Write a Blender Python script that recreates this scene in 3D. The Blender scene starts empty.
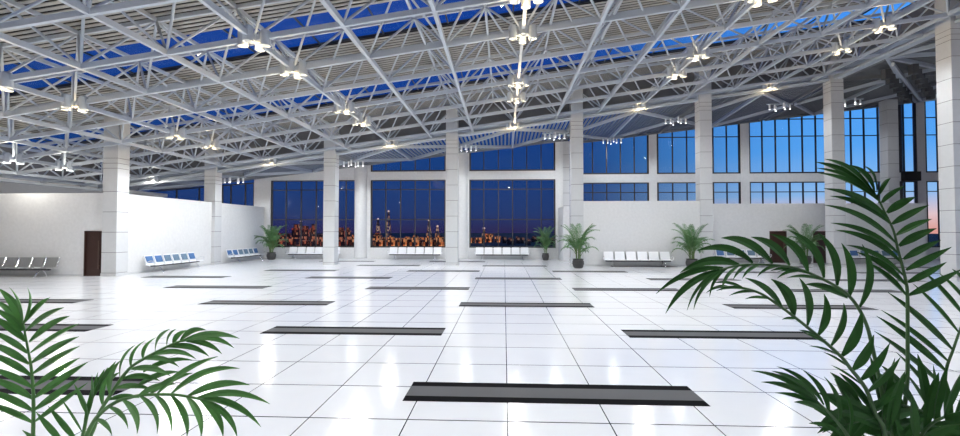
import bpy, math, random
from mathutils import Vector, Matrix
C = bpy.context.scene.collection
RND = random.Random(7)
PI = math.pi

# ------------------------------------------------------------------ camera
F, HC = 480.0, 2.27
YAW, PITCH = math.radians(2.8615), math.radians(1.43)
fw = Vector((-math.sin(YAW)*math.cos(PITCH), math.cos(YAW)*math.cos(PITCH), math.sin(PITCH)))
rt = Vector((math.cos(YAW), math.sin(YAW), 0))
up = rt.cross(fw)
CAM = Vector((0, 0, HC))
def at(x, y, d):
    """world point seen at that spot of the photograph, d metres away along the view"""
    return CAM + (fw + rt*((x-480)/F) + up*((218-y)/F))*d
def px(p):
    q = Vector(p)-CAM; z = q.dot(fw)
    return (480+F*q.dot(rt)/z, 218-F*q.dot(up)/z, z)
cd = bpy.data.cameras.new('camera'); cam = bpy.data.objects.new('camera', cd); C.objects.link(cam)
cd.sensor_width = 36; cd.lens = F/960*36; cd.clip_end = 3000; cd.clip_start = .05
cam.matrix_world = Matrix(((rt.x, up.x, -fw.x, 0), (rt.y, up.y, -fw.y, 0), (rt.z, up.z, -fw.z, HC), (0, 0, 0, 1)))
S = bpy.context.scene; S.camera = cam
S.view_settings.view_transform = 'Standard'; S.view_settings.look = 'None'
S.view_settings.gamma = 1; S.view_settings.use_curve_mapping = False
S.view_settings.exposure = 0.0

# ------------------------------------------------------------------ materials
def lin(c):
    return tuple(((v/255)/12.92 if v <= 10 else (((v/255)+.055)/1.055)**2.4) for v in c)
def mat(name, col, rough=.5, metal=0, spec=.5, noise=0, nscale=8, bump=0, emit=None, estr=0, coat=0, sub=None):
    m = bpy.data.materials.new(name); m.use_nodes = True
    nt = m.node_tree; b = nt.nodes['Principled BSDF']
    b.inputs['Base Color'].default_value = (*col, 1); b.inputs['Roughness'].default_value = rough
    b.inputs['Metallic'].default_value = metal; b.inputs['Specular IOR Level'].default_value = spec
    b.inputs['Coat Weight'].default_value = coat
    if emit: b.inputs['Emission Color'].default_value = (*emit, 1); b.inputs['Emission Strength'].default_value = estr
    if noise or bump:
        tc = nt.nodes.new('ShaderNodeTexCoord'); n = nt.nodes.new('ShaderNodeTexNoise')
        n.inputs['Scale'].default_value = nscale; n.inputs['Detail'].default_value = 4
        nt.links.new(tc.outputs['Object'], n.inputs['Vector'])
        if noise:
            r = nt.nodes.new('ShaderNodeMixRGB'); r.inputs[0].default_value = 1
            r.inputs[1].default_value = (*[c*(1-noise) for c in col], 1); r.inputs[2].default_value = (*[min(1, c*(1+noise)) for c in col], 1)
            nt.links.new(n.outputs['Fac'], r.inputs[0]); nt.links.new(r.outputs[0], b.inputs['Base Color'])
        if bump:
            bp = nt.nodes.new('ShaderNodeBump'); bp.inputs['Strength'].default_value = bump; bp.inputs['Distance'].default_value = .02
            nt.links.new(n.outputs['Fac'], bp.inputs['Height']); nt.links.new(bp.outputs['Normal'], b.inputs['Normal'])
    return m
M = {}
M['plaster'] = mat('white_plaster', (.66, .665, .67), .85, spec=.2, noise=.09, nscale=7, bump=.25)
M['stone'] = mat('pale_stone', (.56, .57, .58), .6, spec=.3, noise=.05, nscale=5)
M['joint'] = mat('joint_grey', (.16, .16, .17), .9)
M['steel'] = mat('painted_steel', (.44, .485, .545), .45, spec=.4)
M['steel_dark'] = mat('grey_painted_steel', (.10, .105, .11), .5, spec=.2)
M['slat'] = mat('roof_slat', (.37, .36, .34), .6, spec=.2)
M['backing'] = mat('roof_backing', (.035, .035, .035), .9, spec=.1)
M['fascia'] = mat('fascia_grey', (.20, .20, .205), .8, spec=.2)
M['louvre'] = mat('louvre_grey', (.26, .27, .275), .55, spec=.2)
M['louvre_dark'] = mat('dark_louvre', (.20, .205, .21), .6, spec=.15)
M['mullion'] = mat('dark_mullion', (.028, .027, .026), .4)
M['door'] = mat('dark_brown_wood', (.035, .013, .009), .4, noise=.3, nscale=3)
M['doorframe'] = mat('brown_frame', (.10, .06, .045), .5)
M['chrome'] = mat('chrome', (.85, .85, .87), .15, metal=1)
M['seatwhite'] = mat('white_metal_seat', (.82, .83, .85), .35, spec=.5)
M['seatgrey'] = mat('grey_steel_seat', (.36, .37, .37), .35, metal=.5)
M['padblue'] = mat('blue_pad', (.06, .15, .34), .6, noise=.15)
M['padslate'] = mat('slate_blue_pad', (.12, .19, .27), .6, noise=.15)
M['beamdark'] = mat('bench_beam', (.06, .06, .065), .4)
M['blackstone'] = mat('black_stone', (.006, .006, .007), .6, spec=.01)
M['greystrip'] = mat('grey_ribbed_strip', (.125, .125, .13), .6, spec=.02)
M['pot'] = mat('dark_pot', (.045, .045, .045), .45, noise=.2, nscale=10)
M['soil'] = mat('soil', (.03, .02, .013), .95, noise=.4, nscale=30)
M['leaf_bg'] = mat('palm_leaf', (.075, .185, .06), .5, noise=.3, nscale=3)
M['stem'] = mat('palm_stem', (.10, .17, .05), .5, noise=.2)
M['leaf_r'] = mat('deep_green_leaf', (.026, .088, .018), .55, spec=.15, noise=.25, nscale=6)
M['leaf_l'] = mat('mid_green_leaf', (.085, .235, .055), .5, spec=.2, noise=.2, nscale=6)
M['stem_r'] = mat('deep_green_stem', (.030, .085, .018), .55)
M['stem_l'] = mat('mid_green_stem', (.07, .19, .04), .5)
M['lamp_body'] = mat('lamp_body', (.70, .66, .58), .4)
M['ground'] = mat('night_ground', (.015, .012, .012), .95, noise=.3, nscale=.05)
M['black'] = mat('black_panel', (.004, .004, .005), .5)
LAMP = 510.0
M['lamp'] = mat('lamp_glow', (.9, .85, .75), .4, emit=(1, .90, .72), estr=1.5)
M['beacon'] = mat('beacon_glow', (.9, .9, .9), .4, emit=(1, .6, .35), estr=.9)
M['spot_glow'] = mat('spot_glow', (.9, .9, .9), .4, emit=(.97, .98, 1), estr=6)

def glass(name, tint, gl):
    m = bpy.data.materials.new(name); m.use_nodes = True; nt = m.node_tree
    for n in list(nt.nodes):
        if n.type != 'OUTPUT_MATERIAL': nt.nodes.remove(n)
    o = nt.nodes['Material Output']
    t = nt.nodes.new('ShaderNodeBsdfTransparent'); t.inputs[0].default_value = (*tint, 1)
    g = nt.nodes.new('ShaderNodeBsdfGlossy'); g.inputs['Roughness'].default_value = .02; g.inputs[0].default_value = (.8, .9, 1, 1)
    x = nt.nodes.new('ShaderNodeMixShader'); x.inputs[0].default_value = gl
    nt.links.new(t.outputs[0], x.inputs[1]); nt.links.new(g.outputs[0], x.inputs[2]); nt.links.new(x.outputs[0], o.inputs[0])
    return m
M['glass'] = glass('window_glass', (.95, .97, 1), .006)
M['skyglass'] = glass('skylight_glass', (.9, .95, 1), .02)

def floor_mat():
    m = bpy.data.materials.new('white_marble_tiles'); m.use_nodes = True; nt = m.node_tree; b = nt.nodes['Principled BSDF']
    tc = nt.nodes.new('ShaderNodeTexCoord'); sp = nt.nodes.new('ShaderNodeSeparateXYZ'); nt.links.new(tc.outputs['Object'], sp.inputs[0])
    def joint(sock, off, w):
        a = nt.nodes.new('ShaderNodeMath'); a.operation = 'SUBTRACT'; a.inputs[1].default_value = off; nt.links.new(sock, a.inputs[0])
        d = nt.nodes.new('ShaderNodeMath'); d.operation = 'PINGPONG'; d.inputs[1].default_value = .6; nt.links.new(a.outputs[0], d.inputs[0])
        l = nt.nodes.new('ShaderNodeMath'); l.operation = 'LESS_THAN'; l.inputs[1].default_value = w; nt.links.new(d.outputs[0], l.inputs[0])
        return l.outputs[0]
    mx = nt.nodes.new('ShaderNodeMath'); mx.operation = 'MAXIMUM'
    nt.links.new(joint(sp.outputs['X'], .04, .007), mx.inputs[0]); nt.links.new(joint(sp.outputs['Y'], 5.76, .012), mx.inputs[1])
    n = nt.nodes.new('ShaderNodeTexNoise'); n.inputs['Scale'].default_value = .9; n.inputs['Detail'].default_value = 8; n.inputs['Distortion'].default_value = 1.5
    nt.links.new(tc.outputs['Object'], n.inputs['Vector'])
    r = nt.nodes.new('ShaderNodeValToRGB'); r.color_ramp.elements[0].color = (.80, .81, .83, 1); r.color_ramp.elements[1].color = (.87, .875, .89, 1)
    nt.links.new(n.outputs['Fac'], r.inputs[0])
    x = nt.nodes.new('ShaderNodeMixRGB'); nt.links.new(mx.outputs[0], x.inputs[0]); nt.links.new(r.outputs[0], x.inputs[1]); x.inputs[2].default_value = (.012, .012, .014, 1)
    nt.links.new(x.outputs[0], b.inputs['Base Color']); b.inputs['Roughness'].default_value = .12; b.inputs['Specular IOR Level'].default_value = .42
    return m
M['floor'] = floor_mat()

def city_mat(name, colA, colB, thr, strength, sx):
    m = bpy.data.materials.new(name); m.use_nodes = True; nt = m.node_tree; b = nt.nodes['Principled BSDF']
    tc = nt.nodes.new('ShaderNodeTexCoord'); mp = nt.nodes.new('ShaderNodeMapping'); mp.inputs['Scale'].default_value = sx
    nt.links.new(tc.outputs['Object'], mp.inputs[0])
    v = nt.nodes.new('ShaderNodeTexVoronoi'); v.inputs['Scale'].default_value = 1; v.inputs['Randomness'].default_value = .3; nt.links.new(mp.outputs[0], v.inputs['Vector'])
    s = nt.nodes.new('ShaderNodeSeparateColor'); nt.links.new(v.outputs['Color'], s.inputs[0])
    l = nt.nodes.new('ShaderNodeMath'); l.operation = 'GREATER_THAN'; l.inputs[1].default_value = thr; nt.links.new(s.outputs[0], l.inputs[0])
    r = nt.nodes.new('ShaderNodeMixRGB'); nt.links.new(s.outputs[1], r.inputs[0]); r.inputs[1].default_value = (*colA, 1); r.inputs[2].default_value = (*colB, 1)
    k = nt.nodes.new('ShaderNodeMath'); k.operation = 'MULTIPLY'; nt.links.new(l.outputs[0], k.inputs[0]); nt.links.new(s.outputs[2], k.inputs[1])
    k2 = nt.nodes.new('ShaderNodeMath'); k2.operation = 'MULTIPLY'; nt.links.new(k.outputs[0], k2.inputs[0]); k2.inputs[1].default_value = strength
    b.inputs['Base Color'].default_value = (.03, .015, .015, 1); b.inputs['Roughness'].default_value = .9
    nt.links.new(r.outputs[0], b.inputs['Emission Color']); nt.links.new(k2.outputs[0], b.inputs['Emission Strength'])
    return m
M['city_red'] = city_mat('red_lit_windows', (.65, .05, .02), (1, .40, .2), .62, .6, (.9, .9, .55))
M['city_orange'] = city_mat('orange_lit_windows', (.85, .14, .02), (1, .45, .18), .5, .75, (.9, .9, .6))
M['city_dim'] = city_mat('few_lit_windows', (.6, .08, .05), (.9, .5, .3), .8, .3, (.9, .9, .6))
M['mast'] = city_mat('lit_mast', (.9, .35, .15), (1, .7, .45), .5, .6, (.4, .4, .5))

# ------------------------------------------------------------------ mesh builder
class MB:
    def __init__(s): s.v, s.f, s.m = [], [], []
    def add(s, vs, fs, mi=0):
        o = len(s.v); s.v += [tuple(v) for v in vs]; s.f += [tuple(i+o for i in f) for f in fs]; s.m += [mi]*len(fs)
    def hexa(s, p, mi=0):
        s.add(p, [(0, 3, 2, 1), (4, 5, 6, 7), (0, 1, 5, 4), (1, 2, 6, 5), (2, 3, 7, 6), (3, 0, 4, 7)], mi)
    def box(s, x0, x1, y0, y1, z0, z1, mi=0):
        s.hexa([(x0, y0, z0), (x1, y0, z0), (x1, y1, z0), (x0, y1, z0), (x0, y0, z1), (x1, y0, z1), (x1, y1, z1), (x0, y1, z1)], mi)
    def bar(s, a, b, w, h, mi=0, upv=(0, 0, 1)):
        a, b = Vector(a), Vector(b); t = (b-a).normalized(); u = Vector(upv)
        sd = t.cross(u)
        if sd.length < 1e-4: sd = t.cross(Vector((0, 1, 0)))
        sd.normalize(); u = sd.cross(t).normalized(); sd *= w/2; u *= h/2
        s.hexa([a-sd-u, a+sd-u, b+sd-u, b-sd-u, a-sd+u, a+sd+u, b+sd+u, b-sd+u], mi)
    def tube(s, pts, r, n=6, mi=0, cap=True):
        pts = [Vector(p) for p in pts]; rr = r if isinstance(r, (list, tuple)) else [r]*len(pts)
        vs, fs = [], []; ref = None
        for i, p in enumerate(pts):
            t = (pts[min(i+1, len(pts)-1)]-pts[max(i-1, 0)]).normalized()
            if ref is None: ref = t.orthogonal().normalized()
            ref = (ref-t*ref.dot(t)).normalized(); bi = t.cross(ref)
            for k in range(n):
                a = 2*PI*k/n; vs.append(p+(ref*math.cos(a)+bi*math.sin(a))*rr[i])
        for i in range(len(pts)-1):
            for k in range(n): fs.append((i*n+k, i*n+(k+1) % n, (i+1)*n+(k+1) % n, (i+1)*n+k))
        if cap: fs += [tuple(range(n-1, -1, -1)), tuple((len(pts)-1)*n+k for k in range(n))]
        s.add(vs, fs, mi)
    def lathe(s, prof, c=(0, 0, 0), n=20, mi=0):
        vs, fs = [], []
        for r, z in prof:
            for k in range(n):
                a = 2*PI*k/n; vs.append((c[0]+r*math.cos(a), c[1]+r*math.sin(a), c[2]+z))
        for i in range(len(prof)-1):
            for k in range(n): fs.append((i*n+k, i*n+(k+1) % n, (i+1)*n+(k+1) % n, (i+1)*n+k))
        fs += [tuple(range(n-1, -1, -1)), tuple((len(prof)-1)*n+k for k in range(n))]
        s.add(vs, fs, mi)
    def build(s, name, mats, parent=None, smooth=False, loc=None):
        me = bpy.data.meshes.new(name); me.from_pydata(s.v, [], s.f)
        for m in (mats if isinstance(mats, (list, tuple)) else [mats]): me.materials.append(m)
        if any(s.m): me.polygons.foreach_set('material_index', s.m)
        if smooth: me.polygons.foreach_set('use_smooth', [True]*len(s.f))
        me.update()
        o = bpy.data.objects.new(name, me); C.objects.link(o)
        if parent: o.parent = parent
        if loc: o.location = loc
        return o
def tag(o, label=None, cat=None, group=None, kind=None):
    if label: o['label'] = label
    if cat: o['category'] = cat
    if group: o['group'] = group
    if kind: o['kind'] = kind
    return o
def thing(name, label, cat, loc=(0, 0, 0), rz=0, group=None):
    o = bpy.data.objects.new(name, None); o.empty_display_size = .2; C.objects.link(o)
    o.location = loc; o.rotation_euler = (0, 0, rz); return tag(o, label, cat, group)
KIDS = {}
def copy_tree(o, loc=None, rz=None, label=None, group=None, parent=None, swap=None):
    c = o.copy(); C.objects.link(c)
    if parent: c.parent = parent
    if loc is not None: c.location = loc
    if rz is not None: c.rotation_euler = (0, 0, rz)
    if label: c['label'] = label
    if group: c['group'] = group
    for ch in list(o.children): copy_tree(ch, parent=c)
    return c
def struct(name, mb, mats, parent=None, loc=None):
    o = mb.build(name, mats, parent, loc=loc)
    if not parent: o['kind'] = 'structure'
    return o
ORD = ['first', 'second', 'third', 'fourth', 'fifth', 'sixth', 'seventh', 'eighth', 'ninth', 'tenth', 'eleventh', 'twelfth']

# ------------------------------------------------------------------ layout
P, A = 8.0, 8.0/3
X0, SL, YR = .65, .14, 31.0
def zb(x): return HC+6.6+SL*x            # underside plane of the roof truss
HT = 1.85                                # depth of the truss
def cz(x, y):                            # louvred canopy behind the truss
    t = max(0, min(1, (y-YR)/7))
    f = HC+6.6+SL*min(x, 20.65)+.05*max(0, x-20.65); r = 8.75+.114*x
    return f+(r-f)*t
XL, XR = -27.35, 20.65
YW, YW2 = 37.7, 39.6                     # glazed back wall, left and right stretch

# ------------------------------------------------------------------ floor, outside
b = MB(); b.box(-32, 37, -8, 40, -.3, 0); struct('floor', b, M['floor'])
b = MB(); b.box(-900, 1200, 60, 1600, -8.5, -8); struct('ground', b, M['ground'])

# floor strips
strip = None
ry = ['nearest the camera', 'second row from the camera', 'third row from the camera', 'fourth row from the camera', 'fifth row from the camera', 'sixth row from the camera', 'seventh row from the camera', 'row before the glazed back wall']
cols = {0: 'on the centre line', -1: 'one bay left of the centre', -2: 'two bays left of the centre', -3: 'three bays left of the centre', -4: 'four bays left of the centre', 1: 'one bay right of the centre', 2: 'two bays right of the centre', 3: 'three bays right of the centre', 4: 'four bays right of the centre', 5: 'five bays right of the centre', 6: 'six bays right of the centre'}
for k in range(-4, 7):
    for n in range(0, 8):
        y = 6.77+3.95*n
        if (k+n) % 2: continue
        if k <= -5 or (n == 7 and k >= 1): continue
        xc = X0+4*k
        if k == -4 and n > 4: continue
        a_, b_ = px((xc-2, y, 0)), px((xc+2, y, 0))
        if b_[0] < 4 or a_[0] > 955: continue
        if k >= 6 and n < 5: continue
        if n == 7 and k < -3: continue
        lab = 'grey ribbed floor strip with black borders, %s, %s' % (ry[n], cols[k])
        if strip is None:
            strip = thing('floor_strip', lab, 'floor strip', (xc, y, 0), group='inlaid floor strips')
            g = MB(); g.box(-2, 2, -.205, .205, 0, .006)
            g.build('ribbed_strip', M['greystrip'], strip)
            for s_ in (-1, 1):
                g = MB(); g.box(-2, 2, s_*.30-.095, s_*.30+.095, 0, .006); g.build('border', M['blackstone'], strip)
        else: copy_tree(strip, (xc, y, 0), label=lab)

# ------------------------------------------------------------------ columns
def column(x, y, w, h, label, name='column', z_cap=None):
    t = thing(name, label, 'column', (x, y, 0))
    g = MB(); g.box(-w/2+.012, w/2-.012, -w/2+.012, w/2-.012, 0, h, 1)
    zs = [.16]
    while zs[-1]+1.0 < h-.3: zs.append(zs[-1]+1.0)
    if z_cap:
        zs = [z for z in zs if z < z_cap-1.1]+[z_cap-.75, z_cap-.5, z_cap-.25]
    zs.append(h)
    for a_, c_ in zip(zs, zs[1:]): g.box(-w/2, w/2, -w/2, w/2, a_+.012, c_-.012)
    g.build('shaft', [M['stone'], M['joint']], t)
    g = MB(); g.box(-w/2-.02, w/2+.02, -w/2-.02, w/2+.02, 0, .15); g.build('base', M['stone'], t)
    return t
colX = [X0+P*(j+.5) for j in range(-3, 3)]    # -19.35 ... 20.65
for x, lab in zip(colX, ['square stone column rising behind the low white side wall at the left', 'square stone column in front of the window with the red city lights',
        'square stone column left of the centre bench, in front of the glazed wall', 'square stone column rising beside the potted palm at the end of the right partition',
        'square stone column at the right end of the partition with the white bench', 'square stone column behind the tall frond tip, right of the two brown doors']):
    column(x, YR, .75, zb(x)+HT-.1, lab, z_cap=zb(x)-.1)
column(-19.35, 23.0, .75, zb(-19.35)+HT-.1, 'square stone column beside the brown door at the far left', z_cap=zb(-19.35)-.1)
column(20.65, 23.0, .78, zb(20.65)+HT-.1, 'big square stone column at the right edge of the hall', z_cap=zb(20.65)-.1)
p888 = at(888, 262, 35.6)
column(p888.x+.25, p888.y, .78, cz(28, 36)-.05, 'square stone column standing before the right end of the glazed back wall')
column(4.75, 38.1, .75, cz(4.7, 38)-.05, 'narrow tiled column at the corner between the two stretches of glazing')
for x, lab in ((-11.35, 'round white pillar between the two left windows with the city lights'), (-3.35, 'round white pillar half hidden behind the column left of the centre bench')):
    t = thing('pillar', lab, 'pillar', (x, YW-.12, 0))
    g = MB(); g.lathe([(.5, .12), (.5, cz(x, YW)-.05)], n=28); g.build('shaft', M['plaster'], t, smooth=False)
    g = MB(); g.lathe([(.54, 0), (.54, .12)], n=28); g.build('base', M['stone'], t)

# ------------------------------------------------------------------ low partitions and doors
HP = 4.1
g = MB(); g.box(-27.4, -20.74, 22.75, 23.0, 0, HP); g.box(-20.74, -19.74, 22.75, 23.0, 2.24, HP); struct('wall_left', g, M['plaster'])
g = MB(); g.box(-19.45, -19.2, 23.39, YW-.05, 0, HP); struct('wall_left_side', g, M['plaster'])
g = MB(); g.box(5.03, 12.27, 30.72, 30.95, 0, HP); struct('wall_centre', g, M['plaster'])
DX = [(18.35, 19.5), (21.25, 22.35)]
YP = 34.2
g = MB()
for x0, x1, z0 in ((12.2, DX[0][0], 0), (DX[0][0], DX[0][1], 2.2), (DX[0][1], DX[1][0], 0), (DX[1][0], DX[1][1], 2.2), (DX[1][1], 28.7, 0)): g.box(x0, x1, YP, YP+.25, z0, HP)
struct('wall_right_partition', g, M['plaster'])
g = MB(); g.box(12.3, 12.5, 31.4, YP, 0, HP); struct('wall_right_return', g, M['plaster'])
g = MB(); g.box(4.2, 4.62, 34.2, YW-.05, 0, 3.95); struct('wall_stub', g, M['plaster'])
def door(n, x0, x1, y, h):
    g = MB(); g.box(x0+.06, x1-.06, y+.05, y+.11, 0, h-.06)
    g.box(x0+.2, x1-.2, y+.035, y+.05, .25, h-.3)
    d = g.build('door_%d' % n, M['door']); d['kind'] = 'structure'
    f = MB(); f.box(x0, x0+.06, y-.01, y+.2, 0, h); f.box(x1-.06, x1, y-.01, y+.2, 0, h); f.box(x0, x1, y-.01, y+.2, h-.06, h); f.build('door_frame', M['door'], d)
    hd = MB(); hd.tube([(x1-.2, y-.03, .35), (x1-.2, y-.03, 1.75)], .022, 8); hd.bar((x1-.2, y-.03, .5), (x1-.2, y+.06, .5), .03, .03); hd.bar((x1-.2, y-.03, 1.6), (x1-.2, y+.06, 1.6), .03, .03)
    hd.build('door_handle', M['doorframe'], d)
door(1, -20.73, -19.76, 22.75, 2.22); door(2, DX[0][0], DX[0][1], YP, 2.19); door(3, DX[1][0], DX[1][1], YP, 2.19)
# skirting
def skirt(n, x0, x1, y0, y1):
    g = MB(); g.box(x0, x1, y0, y1, 0, .1); struct('baseboard_'+n, g, M['stone'])
skirt('left', -27.4, -20.74, 22.735, 22.75); skirt('left_side', -19.2, -19.185, 23.4, 30.6); skirt('centre', 5.05, 12.25, 30.705, 30.72); skirt('right', 12.5, DX[0][0], YP-.015, YP)

# ------------------------------------------------------------------ outer walls
ztop = lambda x: zb(x)+HT+.5
g = MB(); g.box(-32.1, -31.9, -8, YW+.2, 0, 6.5); struct('wall_far_left', g, M['plaster'])
g = MB(); g.hexa([(-32, -8.2, 0), (37, -8.2, 0), (37, -8, 0), (-32, -8, 0), (-32, -8.2, 6.6), (37, -8.2, 14.5), (37, -8, 14.5), (-32, -8, 6.6)]); struct('wall_back', g, M['plaster'])
g = MB(); g.box(36.8, 37, -8, YW2+.2, 0, 13); struct('wall_far_right', g, M['plaster'])

# glazed wall
wn = [0]
def poly_window(x0, x1, y, z0, zt0, zt1, mull, trans, label_part=None):
    """one glazed opening: frame, mullions and pane; the top may slope with the canopy"""
    wn[0] += 1
    f = MB(); w = .07
    zt = lambda x: zt0+(zt1-zt0)*(x-x0)/(x1-x0)
    f.box(x0, x0+w*1.6, y-.06, y+.1, z0, zt0); f.box(x1-w*1.6, x1, y-.06, y+.1, z0, zt1)
    f.box(x0, x1, y-.06, y+.1, z0, z0+w*1.6); f.bar((x0, y+.02, zt0-w/2), (x1, y+.02, zt1-w/2), .16, w)
    o = f.build('window_%d' % wn[0], M['mullion']); o['kind'] = 'structure'
    mm = MB()
    for x in mull: mm.box(x-w/2, x+w/2, y-.05, y+.09, z0, zt(x))
    for z in trans: mm.box(x0, x1, y-.045, y+.08, z-w*.42, z+w*.42)
    if mm.v: mm.build('glazing_bars', M['mullion'], o)
    p = MB(); p.hexa([(x0, y+.01, z0), (x1, y+.01, z0), (x1, y+.022, z0), (x0, y+.022, z0), (x0, y+.01, zt0), (x1, y+.01, zt1), (x1, y+.022, zt1), (x0, y+.022, zt0)]); p.build('pane', M['glass'], o)
def X_at(x, Y): 
    q = at(x, 230, 1)-CAM; return q.x*Y/q.y
def Z_at(x, y, Y):
    q = at(x, y, 1)-CAM; return HC+q.z*Y/q.y
zbl, zbh, sill = 6.24, 6.9, .88
tr1, tr2 = Z_at(460, 189.4, YW), Z_at(460, 219.6, YW)
solid = MB()    # the masonry of the back wall, left stretch
WL = [(271, 358.2, [285.9, 301, 316, 331, 345.9]), (370.7, 445.8, [385.7, 400.5, 415, 429.6]), (469.4, 555.5, [483.8, 498.4, 512.6, 526.9, 541.3])]
edges = []
for i, (a_, c_, ml) in enumerate(WL):
    xa, xc = X_at(a_, YW), X_at(c_, YW); edges.append((xa, xc)); mx = [X_at(m_, YW) for m_ in ml]
    poly_window(xa, xc, YW, sill, zbl, zbl, mx, [tr1, tr2])
    if i: poly_window(xa, xc, YW, zbh, cz(xa, YW)+.05, cz(xc, YW)+.05, mx, [])
    solid.box(xa, xc, YW-.1, YW+.3, 0, sill)
    if i: solid.box(xa, xc, YW-.1, YW+.3, zbl, zbh)
    else: solid.hexa([(xa, YW-.1, zbl), (xc, YW-.1, zbl), (xc, YW+.3, zbl), (xa, YW+.3, zbl), (xa, YW-.1, cz(xa, YW)), (xc, YW-.1, cz(xc, YW)), (xc, YW+.3, cz(xc, YW)), (xa, YW+.3, cz(xa, YW))])
# left of the low side wall
xl = [X_at(v, YW) for v in (150, 254.5)]
poly_window(xl[0], xl[1], YW, 2.6, cz(xl[0], YW)-.02, 6.1, [X_at(v, YW) for v in (176, 198.7, 222, 230.5, 245)], [])
solid.box(-32, xl[0], YW-.1, YW+.3, 0, 5.2); solid.box(xl[0], xl[1], YW-.1, YW+.3, 0, 2.6)
def pier(xa, xc):
    solid.hexa([(xa, YW-.15, 0), (xc, YW-.15, 0), (xc, YW+.3, 0), (xa, YW+.3, 0), (xa, YW-.15, cz(xa, YW)), (xc, YW-.15, cz(xc, YW)), (xc, YW+.3, cz(xc, YW)), (xa, YW+.3, cz(xa, YW))])
pier(xl[1], edges[0][0]); pier(edges[0][1], edges[1][0]); pier(edges[1][1], edges[2][0]); pier(edges[2][1], 4.35)
struct('wall_glazed_left', solid, M['plaster'])
# right stretch
solid = MB()
zl2, zh2 = Z_at(760, 182, YW2), Z_at(760, 173.6, YW2)
tb = Z_at(760, 136.5, YW2); tt = Z_at(800, 119, YW2); tl = Z_at(760, 192, YW2)
WR = [(572, 649.2, [578.5, 592.9, 607, 620.9, 634.8], []), (657, 741, [658.5, 673.2, 687.6, 700, 714, 727.6], [tb]), (749.6, 902, [763.4, 776.8, 790.7, 803.8, 817.2, 831, 845.5, 852.6, 865.8, 880], [tb, tt]),
      (902, 918, [905.6], [tb, tt]), (926, 966, [927.6, 939.5], [tb, tt])]
pr = None
for i, (a_, c_, ml, trn) in enumerate(WR):
    xa, xc = X_at(a_, YW2), X_at(c_, YW2); mx = [X_at(m_, YW2) for m_ in ml]
    poly_window(xa, xc, YW2, zh2, cz(xa, YW2)+.05, cz(xc, YW2)+.05, mx, trn)
    z0 = 2.0 if i < 3 else .9
    poly_window(xa, xc, YW2, z0, zl2, zl2, mx, [tl])
    solid.box(xa, xc, YW2-.1, YW2+.3, zl2, zh2); solid.box(xa, xc, YW2-.1, YW2+.3, 0, z0)
    if pr is not None and xa-pr > .05:
        solid.hexa([(pr, YW2-.12, 0), (xa, YW2-.12, 0), (xa, YW2+.3, 0), (pr, YW2+.3, 0), (pr, YW2-.12, cz(pr, YW2)), (xa, YW2-.12, cz(xa, YW2)), (xa, YW2+.3, cz(xa, YW2)), (pr, YW2+.3, cz(pr, YW2))])
    pr = xc
struct('wall_glazed_right', solid, M['plaster'])
g = MB(); g.hexa([(4.36, YW-.14, 0), (4.6, YW-.14, 0), (4.6, YW2, 0), (4.36, YW2, 0), (4.36, YW-.14, cz(4.4, YW)), (4.6, YW-.14, cz(4.4, YW)), (4.6, YW2, cz(4.4, YW2)), (4.36, YW2, cz(4.4, YW2))]); struct('wall_corner', g, M['plaster'])
xa, xc = X_at(901, YW2), X_at(917, YW2)
g = MB(); g.box(xa, xc, YW2-.5, YW2-.121, zl2, zh2+.05); struct('trim_4', g, M['black'])

# ------------------------------------------------------------------ roof deck and skylights
def zd(x): return zb(x)+HT+.22
XA, XB = XL-.2, XR+.2
sky = [(YR-3*A/2-A/2-P*i, YR-A/2-A/2-P*i-0) for i in range(0)]
bands = []; y = YR+.2
skyl = [(24.9-.0-8*i+.0, 24.9+A-8*i) for i in range(0)]
SK = [(YR-1.5*A+.5*A-A-8*i, YR-1.5*A+.5*A-8*i) for i in range(5)]   # strips one module wide
SK = [(YR-2.333*A/1-8*i+.0, YR-1.333*A-8*i) for i in range(5)]
g = MB(); cur = YR+.3
for (a_, c_) in SK+[(-8.2, -8.2)]:
    yy = cur
    g.hexa([(XA, c_, zd(XA)+.14), (XB, c_, zd(XB)+.14), (XB, cur, zd(XB)+.14), (XA, cur, zd(XA)+.14), (XA, c_, zd(XA)+.2), (XB, c_, zd(XB)+.2), (XB, cur, zd(XB)+.2), (XA, cur, zd(XA)+.2)], 1)
    n = int((cur-c_)/.25)
    for i in range(n):
        y0 = c_+(cur-c_)*i/n; y1 = y0+.15
        g.hexa([(XA, y0, zd(XA)), (XB, y0, zd(XB)), (XB, y1, zd(XB)), (XA, y1, zd(XA)), (XA, y0, zd(XA)+.02), (XB, y0, zd(XB)+.02), (XB, y1, zd(XB)+.02), (XA, y1, zd(XA)+.02)])
    cur = a_
struct('ceiling', g, [M['slat'], M['backing']])
for (a_, c_) in SK[:4]:
    wn[0] += 1
    f = MB()
    for y in (a_, c_): f.bar((XA, y, zd(XA)+.12), (XB, y, zd(XB)+.14), .10, .1)
    x = XL+.4*A
    while x < XR: f.box(x-.025, x+.025, a_, c_, zd(x)+.1, zd(x)+.16); x += A
    o = f.build('window_%d' % wn[0], M['mullion']); o['kind'] = 'structure'
    p = MB(); p.hexa([(XA, a_, zd(XA)+.17), (XB, a_, zd(XB)+.17), (XB, c_, zd(XB)+.17), (XA, c_, zd(XA)+.17), (XA, a_, zd(XA)+.18), (XB, a_, zd(XB)+.18), (XB, c_, zd(XB)+.18), (XA, c_, zd(XA)+.18)]); p.build('pane', M['skyglass'], o)
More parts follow.
